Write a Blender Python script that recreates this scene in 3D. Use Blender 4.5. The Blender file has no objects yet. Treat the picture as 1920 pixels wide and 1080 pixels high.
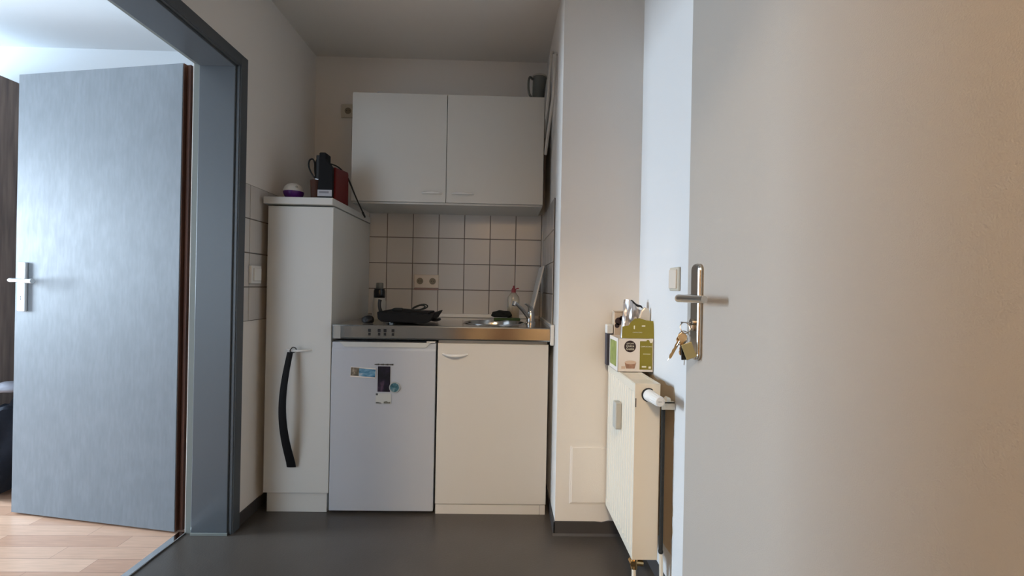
import bpy, bmesh, math, random
from mathutils import Vector, Matrix, Quaternion, noise
random.seed(7)
PI = math.pi
scn = bpy.context.scene
COL = scn.collection

# ------------------------------------------------------------------ camera, world, light, exposure
cam_d = bpy.data.cameras.new('camera')
cam_d.sensor_width = 36.0
cam_d.lens = 839.3 / 1920 * 36.0
cam_d.clip_start = 0.01
cam = bpy.data.objects.new('camera', cam_d)
COL.objects.link(cam)
F = Vector((0.02103, 0.99978, -0.00024)).normalized()
R = Vector((0.99960, -0.02102, 0.01913)).normalized()
U = R.cross(F).normalized()
R = F.cross(U).normalized()
m = Matrix((R, U, -F)).transposed().to_4x4()
m.translation = Vector((0, 0, 1.05))
cam.matrix_world = m
scn.camera = cam

w = bpy.data.worlds.new('world')
scn.world = w
w.use_nodes = True
w.node_tree.nodes['Background'].inputs[0].default_value = (0.72, 0.84, 1.0, 1)
w.node_tree.nodes['Background'].inputs[1].default_value = 1.0

def area_light(name, loc, direction, sx, sy, energy, color):
    d = bpy.data.lights.new(name, 'AREA')
    d.shape = 'RECTANGLE'; d.size = sx; d.size_y = sy
    d.energy = energy; d.color = color
    o = bpy.data.objects.new(name, d); COL.objects.link(o)
    o.location = loc
    o.rotation_euler = Vector(direction).to_track_quat('-Z', 'Y').to_euler()
    return o
# daylight through the window of the room on the left
area_light('window_daylight', (-4.66, 1.62, 1.30), (1, 0.0, -0.40), 0.8, 1.20, 200, (0.68, 0.84, 1.0))
area_light('window_daylight', (-3.20, -1.22, 1.16), (0, 1, -0.5), 1.9, 2.05, 40, (0.68, 0.84, 1.0))
# the lamp of the stairwell behind the camera
pl = bpy.data.lights.new('stairwell_lamp_light', 'POINT')
pl.energy = 146; pl.color = (1.0, 0.82, 0.62); pl.shadow_soft_size = 0.14
plo = bpy.data.objects.new('stairwell_lamp_light', pl); COL.objects.link(plo)
plo.location = (-0.30, -1.60, 2.72)

scn.view_settings.view_transform = 'Standard'
scn.view_settings.look = 'None'
scn.view_settings.gamma = 1.0
scn.view_settings.use_curve_mapping = False
scn.view_settings.exposure = 0.10

# ------------------------------------------------------------------ materials
def mat(name, col, rough=0.5, metal=0.0, bump=0.0, bscale=200.0, spec=0.5, var=0.0, vscale=4.0, trans=0.0, alpha=1.0, emit=None, ior=1.45, stretch=None):
    mt = bpy.data.materials.new(name); mt.use_nodes = True
    nt = mt.node_tree; b = nt.nodes['Principled BSDF']
    c = (col[0], col[1], col[2], 1)
    b.inputs['Base Color'].default_value = c
    b.inputs['Roughness'].default_value = rough
    b.inputs['Metallic'].default_value = metal
    b.inputs['IOR'].default_value = ior
    b.inputs['Specular IOR Level'].default_value = spec
    b.inputs['Transmission Weight'].default_value = trans
    b.inputs['Alpha'].default_value = alpha
    if emit:
        b.inputs['Emission Color'].default_value = (*emit[0], 1); b.inputs['Emission Strength'].default_value = emit[1]
    if bump or var:
        tc = nt.nodes.new('ShaderNodeTexCoord')
        src = tc.outputs['Object']
        if stretch:
            mp = nt.nodes.new('ShaderNodeMapping'); mp.inputs['Scale'].default_value = stretch
            nt.links.new(src, mp.inputs['Vector']); src = mp.outputs['Vector']
    if bump:
        n = nt.nodes.new('ShaderNodeTexNoise'); n.inputs['Scale'].default_value = bscale; n.inputs['Detail'].default_value = 4
        nt.links.new(src, n.inputs['Vector'])
        bp = nt.nodes.new('ShaderNodeBump'); bp.inputs['Strength'].default_value = bump; bp.inputs['Distance'].default_value = 0.002
        nt.links.new(n.outputs['Fac'], bp.inputs['Height']); nt.links.new(bp.outputs['Normal'], b.inputs['Normal'])
    if var:
        n = nt.nodes.new('ShaderNodeTexNoise'); n.inputs['Scale'].default_value = vscale; n.inputs['Detail'].default_value = 5
        nt.links.new(src, n.inputs['Vector'])
        r = nt.nodes.new('ShaderNodeValToRGB')
        r.color_ramp.elements[0].position = 0.3; r.color_ramp.elements[1].position = 0.7
        r.color_ramp.elements[0].color = (*[x * (1 - var) for x in col], 1)
        r.color_ramp.elements[1].color = (*[min(1, x * (1 + var)) for x in col], 1)
        nt.links.new(n.outputs['Fac'], r.inputs['Fac']); nt.links.new(r.outputs['Color'], b.inputs['Base Color'])
    return mt

M = {}
M['wall'] = mat('wall_paint', (0.82, 0.79, 0.75), 0.85, bump=0.25, bscale=260, spec=0.2, var=0.015, vscale=2)
M['wall_room'] = mat('room_wall_paint', (0.66, 0.70, 0.73), 0.85, bump=0.2, bscale=200, spec=0.2)
M['ceiling'] = mat('ceiling_paint', (0.84, 0.81, 0.76), 0.9, bump=0.3, bscale=180, spec=0.2)
M['hall_wall'] = mat('stairwell_paint', (0.72, 0.58, 0.40), 0.8, bump=0.2, spec=0.2)
M['tile'] = mat('white_tile', (0.62, 0.60, 0.575), 0.18, bump=0.12, bscale=14)
M['grout'] = mat('dark_grout', (0.17, 0.145, 0.125), 0.9)
M['lam'] = mat('white_laminate', (0.62, 0.625, 0.60), 0.42, bump=0.05, bscale=300, spec=0.4)
M['lam_dark'] = mat('laminate_edge', (0.34, 0.34, 0.32), 0.5)
M['cream'] = mat('cream_laminate', (0.70, 0.68, 0.64), 0.42, bump=0.05, bscale=300, spec=0.4)
M['fridge'] = mat('fridge_white', (0.50, 0.53, 0.58), 0.32, bump=0.06, bscale=500)
M['steel'] = mat('stainless_steel', (0.53, 0.525, 0.51), 0.15, 1.0, bump=0.05, bscale=60, stretch=(1, 14, 14))
M['chrome'] = mat('chrome', (0.72, 0.72, 0.72), 0.10, 1.0)
M['nickel'] = mat('satin_nickel', (0.60, 0.57, 0.52), 0.22, 1.0)
M['alu'] = mat('white_aluminium', (0.80, 0.83, 0.84), 0.30, 0.55)
M['frame'] = mat('grey_frame_paint', (0.085, 0.098, 0.110), 0.38, bump=0.08, bscale=60)
M['black'] = mat('black_plastic', (0.012, 0.012, 0.013), 0.45)
M['matt'] = mat('matt_black', (0.007, 0.007, 0.008), 0.65, spec=0.2)
M['blackgloss'] = mat('black_gloss', (0.010, 0.010, 0.011), 0.2)
M['rubber'] = mat('dark_rubber', (0.02, 0.02, 0.018), 0.8)
M['red'] = mat('red_plastic', (0.115, 0.002, 0.004), 0.42, spec=0.25)
M['white'] = mat('white_plastic', (0.80, 0.80, 0.78), 0.35)
M['barwhite'] = mat('bar_white', (0.62, 0.61, 0.57), 0.5)
M['ivory'] = mat('ivory_plastic', (0.60, 0.55, 0.45), 0.35)
M['ivory_dark'] = mat('ivory_socket_well', (0.24, 0.20, 0.14), 0.5)
M['socket'] = mat('beige_socket', (0.70, 0.62, 0.53), 0.35)
M['purple'] = mat('purple_plastic', (0.10, 0.02, 0.22), 0.25)
M['terra'] = mat('terracotta', (0.085, 0.034, 0.022), 0.7)
M['door2'] = mat('entrance_door_paint', (0.445, 0.41, 0.37), 0.50, bump=0.30, bscale=420, spec=0.35)
M['rad'] = mat('radiator_enamel', (0.755, 0.69, 0.575), 0.32)
M['radgrey'] = mat('meter_grey', (0.46, 0.45, 0.41), 0.5)
M['brass'] = mat('brass', (0.62, 0.42, 0.20), 0.28, 1.0)
M['gold'] = mat('key_brass', (0.80, 0.55, 0.30), 0.3, 1.0)
M['olive'] = mat('olive_tag', (0.30, 0.27, 0.14), 0.42, 0.3)
M['olive_box'] = mat('olive_green_card', (0.25, 0.205, 0.014), 0.5)
M['green_box'] = mat('green_card', (0.27, 0.31, 0.08), 0.5, var=0.25, vscale=40)
M['card'] = mat('white_card', (0.80, 0.74, 0.68), 0.5)
M['kraft'] = mat('beige_card', (0.62, 0.50, 0.38), 0.7)
M['brown'] = mat('dark_brown_print', (0.035, 0.014, 0.010), 0.5)
M['coffee'] = mat('coffee_print', (0.36, 0.20, 0.13), 0.5, var=0.3, vscale=60)
M['foam'] = mat('coffee_foam_print', (0.66, 0.50, 0.38), 0.5)
M['foil'] = mat('silver_foil', (0.52, 0.51, 0.52), 0.42, 0.75, bump=0.5, bscale=45)
M['foil2'] = mat('pale_foil', (0.66, 0.58, 0.48), 0.40, 0.5, bump=0.5, bscale=45)
M['textw'] = mat('pale_print', (0.80, 0.76, 0.60), 0.6)
M['lino_base'] = mat('baseboard_vinyl', (0.060, 0.055, 0.055), 0.5)
M['leafedge'] = mat('brown_door_edge', (0.075, 0.028, 0.014), 0.5, var=0.4, vscale=3, stretch=(40, 40, 1))
M['seal'] = mat('pale_door_seal', (0.20, 0.22, 0.205), 0.6)
M['green'] = mat('green_sponge', (0.06, 0.10, 0.035), 0.9, bump=0.8, bscale=300)
M['cloth'] = mat('dark_cloth', (0.012, 0.014, 0.012), 0.95, bump=0.8, bscale=120)
M['clear'] = mat('clear_plastic', (0.88, 0.84, 0.74), 0.12, trans=0.7, alpha=1.0)
M['soap'] = mat('soap_liquid', (0.72, 0.55, 0.28), 0.2, trans=0.35)
M['capred'] = mat('red_cap', (0.32, 0.05, 0.07), 0.4)
M['board'] = mat('white_board', (0.74, 0.73, 0.70), 0.4)
M['smoke'] = mat('smoky_plastic', (0.24, 0.26, 0.25), 0.25, trans=0.55)
M['drum'] = mat('dark_clothes', (0.010, 0.013, 0.022), 0.9, bump=0.6, bscale=25)
M['greycloth'] = mat('grey_cloth', (0.30, 0.30, 0.34), 0.9)
M['glass'] = mat('window_glass', (1, 1, 1), 0.0, trans=1.0, ior=1.02)
M['lampglass'] = mat('lamp_glass', (1.0, 0.85, 0.65), 0.4, emit=((1.0, 0.76, 0.48), 9.0))

def grey_door_mat():
    """blue-grey brushed-on paint, vertical strokes with worn spots"""
    mt = bpy.data.materials.new('grey_door_paint'); mt.use_nodes = True
    nt = mt.node_tree; b = nt.nodes['Principled BSDF']; b.inputs['Specular IOR Level'].default_value = 0.4
    tc = nt.nodes.new('ShaderNodeTexCoord')
    mp = nt.nodes.new('ShaderNodeMapping'); mp.inputs['Scale'].default_value = (34, 34, 7)
    nt.links.new(tc.outputs['Object'], mp.inputs['Vector'])
    n1 = nt.nodes.new('ShaderNodeTexNoise'); n1.inputs['Scale'].default_value = 2.2; n1.inputs['Detail'].default_value = 6
    nt.links.new(mp.outputs['Vector'], n1.inputs['Vector'])
    n2 = nt.nodes.new('ShaderNodeTexNoise'); n2.inputs['Scale'].default_value = 9; n2.inputs['Detail'].default_value = 6
    mp2 = nt.nodes.new('ShaderNodeMapping'); mp2.inputs['Scale'].default_value = (1.6, 1.6, 0.9)
    nt.links.new(tc.outputs['Object'], mp2.inputs['Vector']); nt.links.new(mp2.outputs['Vector'], n2.inputs['Vector'])
    mx = nt.nodes.new('ShaderNodeMath'); mx.operation = 'MULTIPLY'
    nt.links.new(n1.outputs['Fac'], mx.inputs[0]); nt.links.new(n2.outputs['Fac'], mx.inputs[1])
    r = nt.nodes.new('ShaderNodeValToRGB')
    r.color_ramp.elements[0].position = 0.14; r.color_ramp.elements[0].color = (0.148, 0.170, 0.190, 1)
    r.color_ramp.elements[1].position = 0.36; r.color_ramp.elements[1].color = (0.172, 0.196, 0.219, 1)
    nt.links.new(mx.outputs[0], r.inputs['Fac']); nt.links.new(r.outputs['Color'], b.inputs['Base Color'])
    r2 = nt.nodes.new('ShaderNodeMapRange'); r2.inputs[1].default_value = 0.1; r2.inputs[2].default_value = 0.4
    r2.inputs[3].default_value = 0.56; r2.inputs[4].default_value = 0.47
    nt.links.new(mx.outputs[0], r2.inputs[0]); nt.links.new(r2.outputs[0], b.inputs['Roughness'])
    bp = nt.nodes.new('ShaderNodeBump'); bp.inputs['Strength'].default_value = 0.05; bp.inputs['Distance'].default_value = 0.002
    nt.links.new(n1.outputs['Fac'], bp.inputs['Height']); nt.links.new(bp.outputs['Normal'], b.inputs['Normal'])
    return mt
M['greydoor'] = grey_door_mat()

def lino_mat():
    mt = mat('grey_lino', (0.078, 0.066, 0.056), 0.30, bump=0.25, bscale=150, var=0.10, vscale=3.5)
    return mt
M['lino'] = lino_mat()

def laminate_floor():
    mt = bpy.data.materials.new('wood_laminate'); mt.use_nodes = True
    nt = mt.node_tree; b = nt.nodes['Principled BSDF']; b.inputs['Roughness'].default_value = 0.33
    tc = nt.nodes.new('ShaderNodeTexCoord')
    br = nt.nodes.new('ShaderNodeTexBrick')
    br.inputs['Scale'].default_value = 1.0
    br.inputs['Brick Width'].default_value = 0.50; br.inputs['Row Height'].default_value = 0.078
    br.inputs['Mortar Size'].default_value = 0.0008; br.inputs['Mortar Smooth'].default_value = 0.2
    br.inputs['Bias'].default_value = 0.0
    br.offset = 0.37; br.offset_frequency = 2
    br.inputs['Color1'].default_value = (0.46, 0.26, 0.17, 1); br.inputs['Color2'].default_value = (0.66, 0.43, 0.30, 1)
    br.inputs['Mortar'].default_value = (0.22, 0.12, 0.08, 1)
    nt.links.new(tc.outputs['Object'], br.inputs['Vector'])
    mp = nt.nodes.new('ShaderNodeMapping'); mp.inputs['Scale'].default_value = (3, 30, 1)
    nt.links.new(tc.outputs['Object'], mp.inputs['Vector'])
    n = nt.nodes.new('ShaderNodeTexNoise'); n.inputs['Scale'].default_value = 3; n.inputs['Detail'].default_value = 6
    nt.links.new(mp.outputs['Vector'], n.inputs['Vector'])
    mr = nt.nodes.new('ShaderNodeMapRange'); mr.inputs[3].default_value = 0.78; mr.inputs[4].default_value = 1.2
    nt.links.new(n.outputs['Fac'], mr.inputs[0])
    mx = nt.nodes.new('ShaderNodeMix'); mx.data_type = 'RGBA'; mx.blend_type = 'MULTIPLY'; mx.inputs[0].default_value = 1
    nt.links.new(br.outputs['Color'], mx.inputs[6]); nt.links.new(mr.outputs[0], mx.inputs[7])
    nt.links.new(mx.outputs[2], b.inputs['Base Color'])
    return mt
M['woodfloor'] = laminate_floor()

def wood_mat():
    mt = bpy.data.materials.new('wardrobe_wood'); mt.use_nodes = True
    nt = mt.node_tree; b = nt.nodes['Principled BSDF']; b.inputs['Roughness'].default_value = 0.45
    tc = nt.nodes.new('ShaderNodeTexCoord')
    mp = nt.nodes.new('ShaderNodeMapping'); mp.inputs['Scale'].default_value = (22, 22, 1.6)
    nt.links.new(tc.outputs['Object'], mp.inputs['Vector'])
    n = nt.nodes.new('ShaderNodeTexNoise'); n.inputs['Scale'].default_value = 2; n.inputs['Detail'].default_value = 7
    nt.links.new(mp.outputs['Vector'], n.inputs['Vector'])
    r = nt.nodes.new('ShaderNodeValToRGB')
    r.color_ramp.elements[0].position = 0.35; r.color_ramp.elements[0].color = (0.100, 0.070, 0.058, 1)
    r.color_ramp.elements[1].position = 0.68; r.color_ramp.elements[1].color = (0.20, 0.145, 0.118, 1)
    nt.links.new(n.outputs['Fac'], r.inputs['Fac']); nt.links.new(r.outputs['Color'], b.inputs['Base Color'])
    return mt
M['wood'] = wood_mat()

def right_wall_mat():
    """white paint; a bare tan patch with a ragged edge stays where the brush did not reach behind the radiator"""
    mt = mat('right_wall_paint', (0.80, 0.79, 0.78), 0.8, bump=0.25, bscale=260, spec=0.2)
    nt = mt.node_tree; b = nt.nodes['Principled BSDF']
    tc = nt.nodes.new('ShaderNodeTexCoord'); sp = nt.nodes.new('ShaderNodeSeparateXYZ')
    nt.links.new(tc.outputs['Object'], sp.inputs[0])
    n = nt.nodes.new('ShaderNodeTexNoise'); n.inputs['Scale'].default_value = 14; n.inputs['Detail'].default_value = 3
    nt.links.new(tc.outputs['Object'], n.inputs['Vector'])
    a = nt.nodes.new('ShaderNodeMath'); a.operation = 'MULTIPLY_ADD'; a.inputs[1].default_value = 0.05; nt.links.new(n.outputs['Fac'], a.inputs[0]); nt.links.new(sp.outputs['Y'], a.inputs[2])
    g = nt.nodes.new('ShaderNodeMath'); g.operation = 'GREATER_THAN'; g.inputs[1].default_value = 1.522; nt.links.new(a.outputs[0], g.inputs[0])
    c = nt.nodes.new('ShaderNodeMath'); c.operation = 'MULTIPLY_ADD'; c.inputs[1].default_value = 0.03; nt.links.new(n.outputs['Fac'], c.inputs[0]); nt.links.new(sp.outputs['Z'], c.inputs[2])
    g2 = nt.nodes.new('ShaderNodeMath'); g2.operation = 'LESS_THAN'; g2.inputs[1].default_value = 0.735; nt.links.new(c.outputs[0], g2.inputs[0])
    g3 = nt.nodes.new('ShaderNodeMath'); g3.operation = 'GREATER_THAN'; g3.inputs[1].default_value = 0.17; nt.links.new(c.outputs[0], g3.inputs[0])
    mu = nt.nodes.new('ShaderNodeMath'); mu.operation = 'MULTIPLY'; nt.links.new(g.outputs[0], mu.inputs[0]); nt.links.new(g2.outputs[0], mu.inputs[1])
    mu2 = nt.nodes.new('ShaderNodeMath'); mu2.operation = 'MULTIPLY'; nt.links.new(mu.outputs[0], mu2.inputs[0]); nt.links.new(g3.outputs[0], mu2.inputs[1])
    mx = nt.nodes.new('ShaderNodeMix'); mx.data_type = 'RGBA'
    mx.inputs[6].default_value = (0.78, 0.77, 0.76, 1); mx.inputs[7].default_value = (0.68, 0.54, 0.38, 1)
    nt.links.new(mu2.outputs[0], mx.inputs[0]); nt.links.new(mx.outputs[2], b.inputs['Base Color'])
    return mt
M['wall_r'] = right_wall_mat()

# ------------------------------------------------------------------ mesh helpers
class MB:
    def __init__(s): s.bm = bmesh.new()
    def _merge(s, t, mi, T=None, smooth=True):
        if T is not None: bmesh.ops.transform(t, matrix=T, verts=t.verts)
        vm = {}
        for v in t.verts: vm[v] = s.bm.verts.new(v.co)
        for f in t.faces:
            try: nf = s.bm.faces.new([vm[v] for v in f.verts])
            except ValueError: continue
            nf.material_index = mi; nf.smooth = smooth
        t.free(); return s
    def box(s, x0, x1, y0, y1, z0, z1, bev=0.0, seg=2, mi=0, T=None):
        t = bmesh.new(); bmesh.ops.create_cube(t, size=1)
        for v in t.verts:
            v.co = Vector(((x0 + x1) / 2 + v.co.x * (x1 - x0), (y0 + y1) / 2 + v.co.y * (y1 - y0), (z0 + z1) / 2 + v.co.z * (z1 - z0)))
        if bev > 0: bmesh.ops.bevel(t, geom=t.edges[:], offset=bev, segments=seg, affect='EDGES', profile=0.5)
        return s._merge(t, mi, T, False)
    def cyl(s, p0, p1, r0, r1=None, seg=24, mi=0, bev=0.0):
        r1 = r0 if r1 is None else r1
        p0, p1 = Vector(p0), Vector(p1); L = (p1 - p0).length
        prof = [(0, 0), (r0, 0), (r1, L), (0, L)]
        if bev: prof = [(0, 0), (r0 - bev, 0), (r0 - bev * .3, bev * .3), (r0, bev), (r1, L - bev), (r1 - bev * .3, L - bev * .3), (r1 - bev, L), (0, L)]
        T = Matrix.Translation(p0) @ (p1 - p0).to_track_quat('Z', 'Y').to_matrix().to_4x4()
        return s.lathe(prof, seg, mi, T)
    def lathe(s, prof, seg=24, mi=0, T=None):
        t = bmesh.new(); rings = []
        for r, z in prof:
            if r < 1e-6: rings.append([t.verts.new((0, 0, z))])
            else: rings.append([t.verts.new((r * math.cos(2 * PI * i / seg), r * math.sin(2 * PI * i / seg), z)) for i in range(seg)])
        for a, b in zip(rings, rings[1:]):
            for i in range(seg):
                j = (i + 1) % seg
                q = [a[i % len(a)], a[j % len(a)], b[j % len(b)], b[i % len(b)]]
                u = []
                for v in q:
                    if v not in u: u.append(v)
                if len(u) > 2:
                    try: t.faces.new(u)
                    except ValueError: pass
        bmesh.ops.recalc_face_normals(t, faces=t.faces[:])
        return s._merge(t, mi, T)
    def tube(s, pts, r, seg=10, mi=0, smooth=True, closed=False, flat=1.0, n=8):
        P = [Vector(p) for p in pts]
        rs = r if isinstance(r, (list, tuple)) else [r] * len(P)
        if smooth and len(P) > 2:
            Q = []; RR = []
            N = len(P)
            rng = range(N if closed else N - 1)
            for i in rng:
                g = lambda k: P[k % N] if closed else P[max(0, min(N - 1, k))]
                a, b, c, d = g(i - 1), g(i), g(i + 1), g(i + 2)
                for k in range(n):
                    u = k / n
                    Q.append(0.5 * ((2 * b) + (-a + c) * u + (2 * a - 5 * b + 4 * c - d) * u * u + (-a + 3 * b - 3 * c + d) * u ** 3))
                    RR.append(rs[i] * (1 - u) + rs[(i + 1) % N] * u)
            if not closed: Q.append(P[-1]); RR.append(rs[-1])
            P, rs = Q, RR
        t = bmesh.new(); N = len(P); rings = []
        up = None
        for i in range(N):
            if closed: d = P[(i + 1) % N] - P[i - 1]
            else: d = P[min(i + 1, N - 1)] - P[max(i - 1, 0)]
            d.normalize()
            if up is None:
                up = Vector((0, 0, 1)) if abs(d.z) < 0.9 else Vector((0, 1, 0))
            up = (up - d * up.dot(d)).normalized()
            sd = d.cross(up)
            rings.append([t.verts.new(P[i] + (sd * math.cos(2 * PI * k / seg) + up * math.sin(2 * PI * k / seg) * flat) * rs[i]) for k in range(seg)])
        rr = list(zip(rings, rings[1:])) + ([(rings[-1], rings[0])] if closed else [])
        for a, b in rr:
            for k in range(seg):
                l = (k + 1) % seg
                t.faces.new((a[k], a[l], b[l], b[k]))
        if not closed: t.faces.new(rings[0]); t.faces.new(rings[-1][::-1])
        bmesh.ops.recalc_face_normals(t, faces=t.faces[:])
        return s._merge(t, mi)
    def prism(s, poly, fn, d0, d1, mi=0, bev=0.0, T=None, smooth=False):
        """poly of 2D points extruded from d0 to d1; fn(a, b, d) -> 3D point"""
        t = bmesh.new()
        A = [t.verts.new(fn(a, b, d0)) for a, b in poly]; B = [t.verts.new(fn(a, b, d1)) for a, b in poly]
        t.faces.new(A); t.faces.new(B[::-1])
        n = len(A)
        for i in range(n): t.faces.new((A[i], B[i], B[(i + 1) % n], A[(i + 1) % n]))
        bmesh.ops.recalc_face_normals(t, faces=t.faces[:])
        if bev: bmesh.ops.bevel(t, geom=t.edges[:], offset=bev, segments=2, affect='EDGES', profile=0.5)
        return s._merge(t, mi, T, smooth)
    def ball(s, c, rx, ry, rz, mi=0, seg=24, zmin=-1, zmax=1):
        prof = []
        for i in range(seg // 2 + 1):
            z = zmin + (zmax - zmin) * i / (seg // 2)
            prof.append((math.sqrt(max(0, 1 - z * z)), z))
        if prof[0][0] > 1e-6: prof.insert(0, (0, zmin))
        if prof[-1][0] > 1e-6: prof.append((0, zmax))
        return s.lathe(prof, seg, mi, Matrix.Translation(c) @ Matrix.Diagonal((rx, ry, rz, 1)))
    def build(s, name, mats, parent=None, T=None, angle=35):
        me = bpy.data.meshes.new(name)
        if T is not None: bmesh.ops.transform(s.bm, matrix=T, verts=s.bm.verts)
        bmesh.ops.recalc_face_normals(s.bm, faces=s.bm.faces[:])
        s.bm.to_mesh(me); s.bm.free()
        if any(p.use_smooth for p in me.polygons): me.set_sharp_from_angle(angle=math.radians(angle))
        for x in (mats if isinstance(mats, (list, tuple)) else [mats]): me.materials.append(x)
        o = bpy.data.objects.new(name, me); COL.objects.link(o)
        if parent is not None: o.parent = parent
        return o

def thing(name, label, cat, loc=(0, 0, 0), rz=0.0, group=None):
    o = bpy.data.objects.new(name, None); COL.objects.link(o)
    o.empty_display_size = 0.05
    o.location = loc; o.rotation_euler = (0, 0, rz)
    o['label'] = label; o['category'] = cat
    if group: o['group'] = group
    return o
def tag(o, label, cat, group=None):
    o['label'] = label; o['category'] = cat
    if group: o['group'] = group
    return o
def struct(o, label=None, cat=None):
    o['kind'] = 'structure'
    if label: o['label'] = label
    if cat: o['category'] = cat
    return o
def loc_parent(o, p): o.parent = p; return o
def text(name, body, size, m, parent, T, align='CENTER', extrude=0.0004):
    c = bpy.data.curves.new(name, 'FONT'); c.body = body; c.size = size; c.align_x = align; c.align_y = 'CENTER'; c.extrude = extrude
    tmp = bpy.data.objects.new(name, c); COL.objects.link(tmp)
    dg = bpy.context.evaluated_depsgraph_get(); dg.update()
    me = bpy.data.meshes.new_from_object(tmp.evaluated_get(dg))
    bpy.data.objects.remove(tmp); bpy.data.curves.remove(c)
    me.transform(T); me.materials.clear(); me.materials.append(m)
    o = bpy.data.objects.new(name, me); COL.objects.link(o); o.parent = parent
    return o
# maps text/2D (x right, y up) onto a plane that faces -Y (towards the camera side)
def face_cam(x, y, z): return Matrix.Translation((x, y, z)) @ Matrix.Rotation(PI / 2, 4, 'X')

# ------------------------------------------------------------------ room shell
XL, XR, XC, XW = -1.12, 0.235, 0.242, 0.586
YB, YC, ZC = 2.655, 1.908, 2.39
DY0, DY1, DZ = 0.94, 1.90, 1.966          # hole for the left door frame
b = MB(); b.box(-1.31, 0.62, 0.0, YB + .1, -0.1, 0.0); struct(b.build('floor', M['lino']))
b = MB(); b.box(-4.75, -1.31, -1.2, YB + .1, -0.1, 0.0); struct(b.build('floor', M['woodfloor']))
b = MB(); b.box(-1.0, 1.4, -2.4, 0.0, -0.1, 0.0); struct(b.build('floor', M['lino']))
b = MB(); b.box(-1.31, 0.75, -0.0, YB + .1, ZC, ZC + .1); struct(b.build('ceiling', M['ceiling']))
b = MB(); b.box(-4.75, -1.31, -1.2, YB + .1, ZC, ZC + .1); struct(b.build('ceiling', M['wall_room']))
b = MB(); b.box(-1.0, 1.4, -2.4, 0.0, 3.0, 3.1); struct(b.build('ceiling', M['wall_room']))
b = MB(); b.box(-4.75, 0.75, YB, YB + .12, 0, ZC); wall_back = struct(b.build('wall_back', M['wall']))
b = MB()
b.box(-1.31, XL, 0.0, DY0, 0, ZC); b.box(-1.31, XL, DY1, YB, 0, ZC); b.box(-1.31, XL, DY0, DY1, DZ, ZC)
wall_left = struct(b.build('wall_left', M['wall']))
b = MB(); b.box(XC, 0.75, YC, YB, 0, ZC); wall_col = struct(b.build('wall_column', M['wall']))
b = MB(); b.box(XW, 0.75, 0.0, YC, 0, ZC); wall_right = struct(b.build('wall_right', M['wall_r']))
b = MB()   # entrance wall, the camera stands in its doorway
b.box(-1.0, -0.38, 0.0, 0.2, 0, 3.0); b.box(0.565, 1.4, -0.2, 0.0, 0, 3.0); b.box(-0.38, 0.565, 0.0, 0.2, 2.0, 3.0); b.box(-1.12, -1.0, 0.0, 0.2, 0, ZC)
struct(b.build('wall_front', M['wall']))
b = MB()
b.box(-1.1, -1.0, -2.4, 0.0, 0, 3.0); b.box(1.4, 1.5, -2.4, 0.0, 0, 3.0); b.box(-1.1, 1.5, -2.5, -2.4, 0, 3.0)
struct(b.build('wall_stairwell', M['hall_wall']))
struct(MB().box(-0.20, 0.26, -2.39, -2.36, 0, 2.1, .003).build('added_dark_panel_1', M['leafedge']))  # unseen dark panel, added to darken the middle of the worktop lip's reflection
struct(MB().box(-0.99, -0.48, -2.39, -2.36, 0, 2.1, .003).build('added_dark_panel_2', M['leafedge']))  # second added panel, darkens the left part of that reflection
b = MB()   # room on the left: window wall and front wall
b.box(-4.75, -4.6, -1.2, 1.25, 0, ZC); b.box(-4.75, -4.6, 2.15, YB, 0, ZC); b.box(-4.75, -4.6, 1.25, 2.15, 0, 0.64); b.box(-4.75, -4.6, 1.25, 2.15, 1.96, ZC)
struct(b.build('wall_next_room', M['wall_room']))
b = MB(); b.box(-4.75, -4.2, -1.3, -1.2, 0, ZC); b.box(-2.2, -1.31, -1.3, -1.2, 0, ZC); b.box(-4.2, -2.2, -1.3, -1.2, 0, 0.10); b.box(-4.2, -2.2, -1.3, -1.2, 2.18, ZC); b.box(-1.31, -1.12, -1.2, 0.0, 0, ZC); struct(b.build('wall_room_front', M['wall_room']))
b = MB()   # bright rear wall of that room, in front of the shared back wall
b.box(-4.6, -1.31, YB - 0.006, YB, 0, ZC); struct(b.build('wall_room_back', M['wall_room']))
b = MB()
for y0, y1 in ((1.25, 1.30), (2.10, 2.15)): b.box(-4.74, -4.68, y0, y1, 0.64, 1.96, .004)
for z0, z1 in ((0.64, 0.69), (1.91, 1.96)): b.box(-4.74, -4.68, 1.25, 2.15, z0, z1, .004)
struct(b.build('window_1', M['white']))
b = MB()
for x0, x1 in ((-4.2, -4.14), (-2.26, -2.2)): b.box(x0, x1, -1.29, -1.23, 0.10, 2.18, .004)
for z0, z1 in ((0.10, 0.16), (2.12, 2.18)): b.box(-4.2, -2.2, -1.29, -1.23, z0, z1, .004)
struct(b.build('window_2', M['white']))

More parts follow.
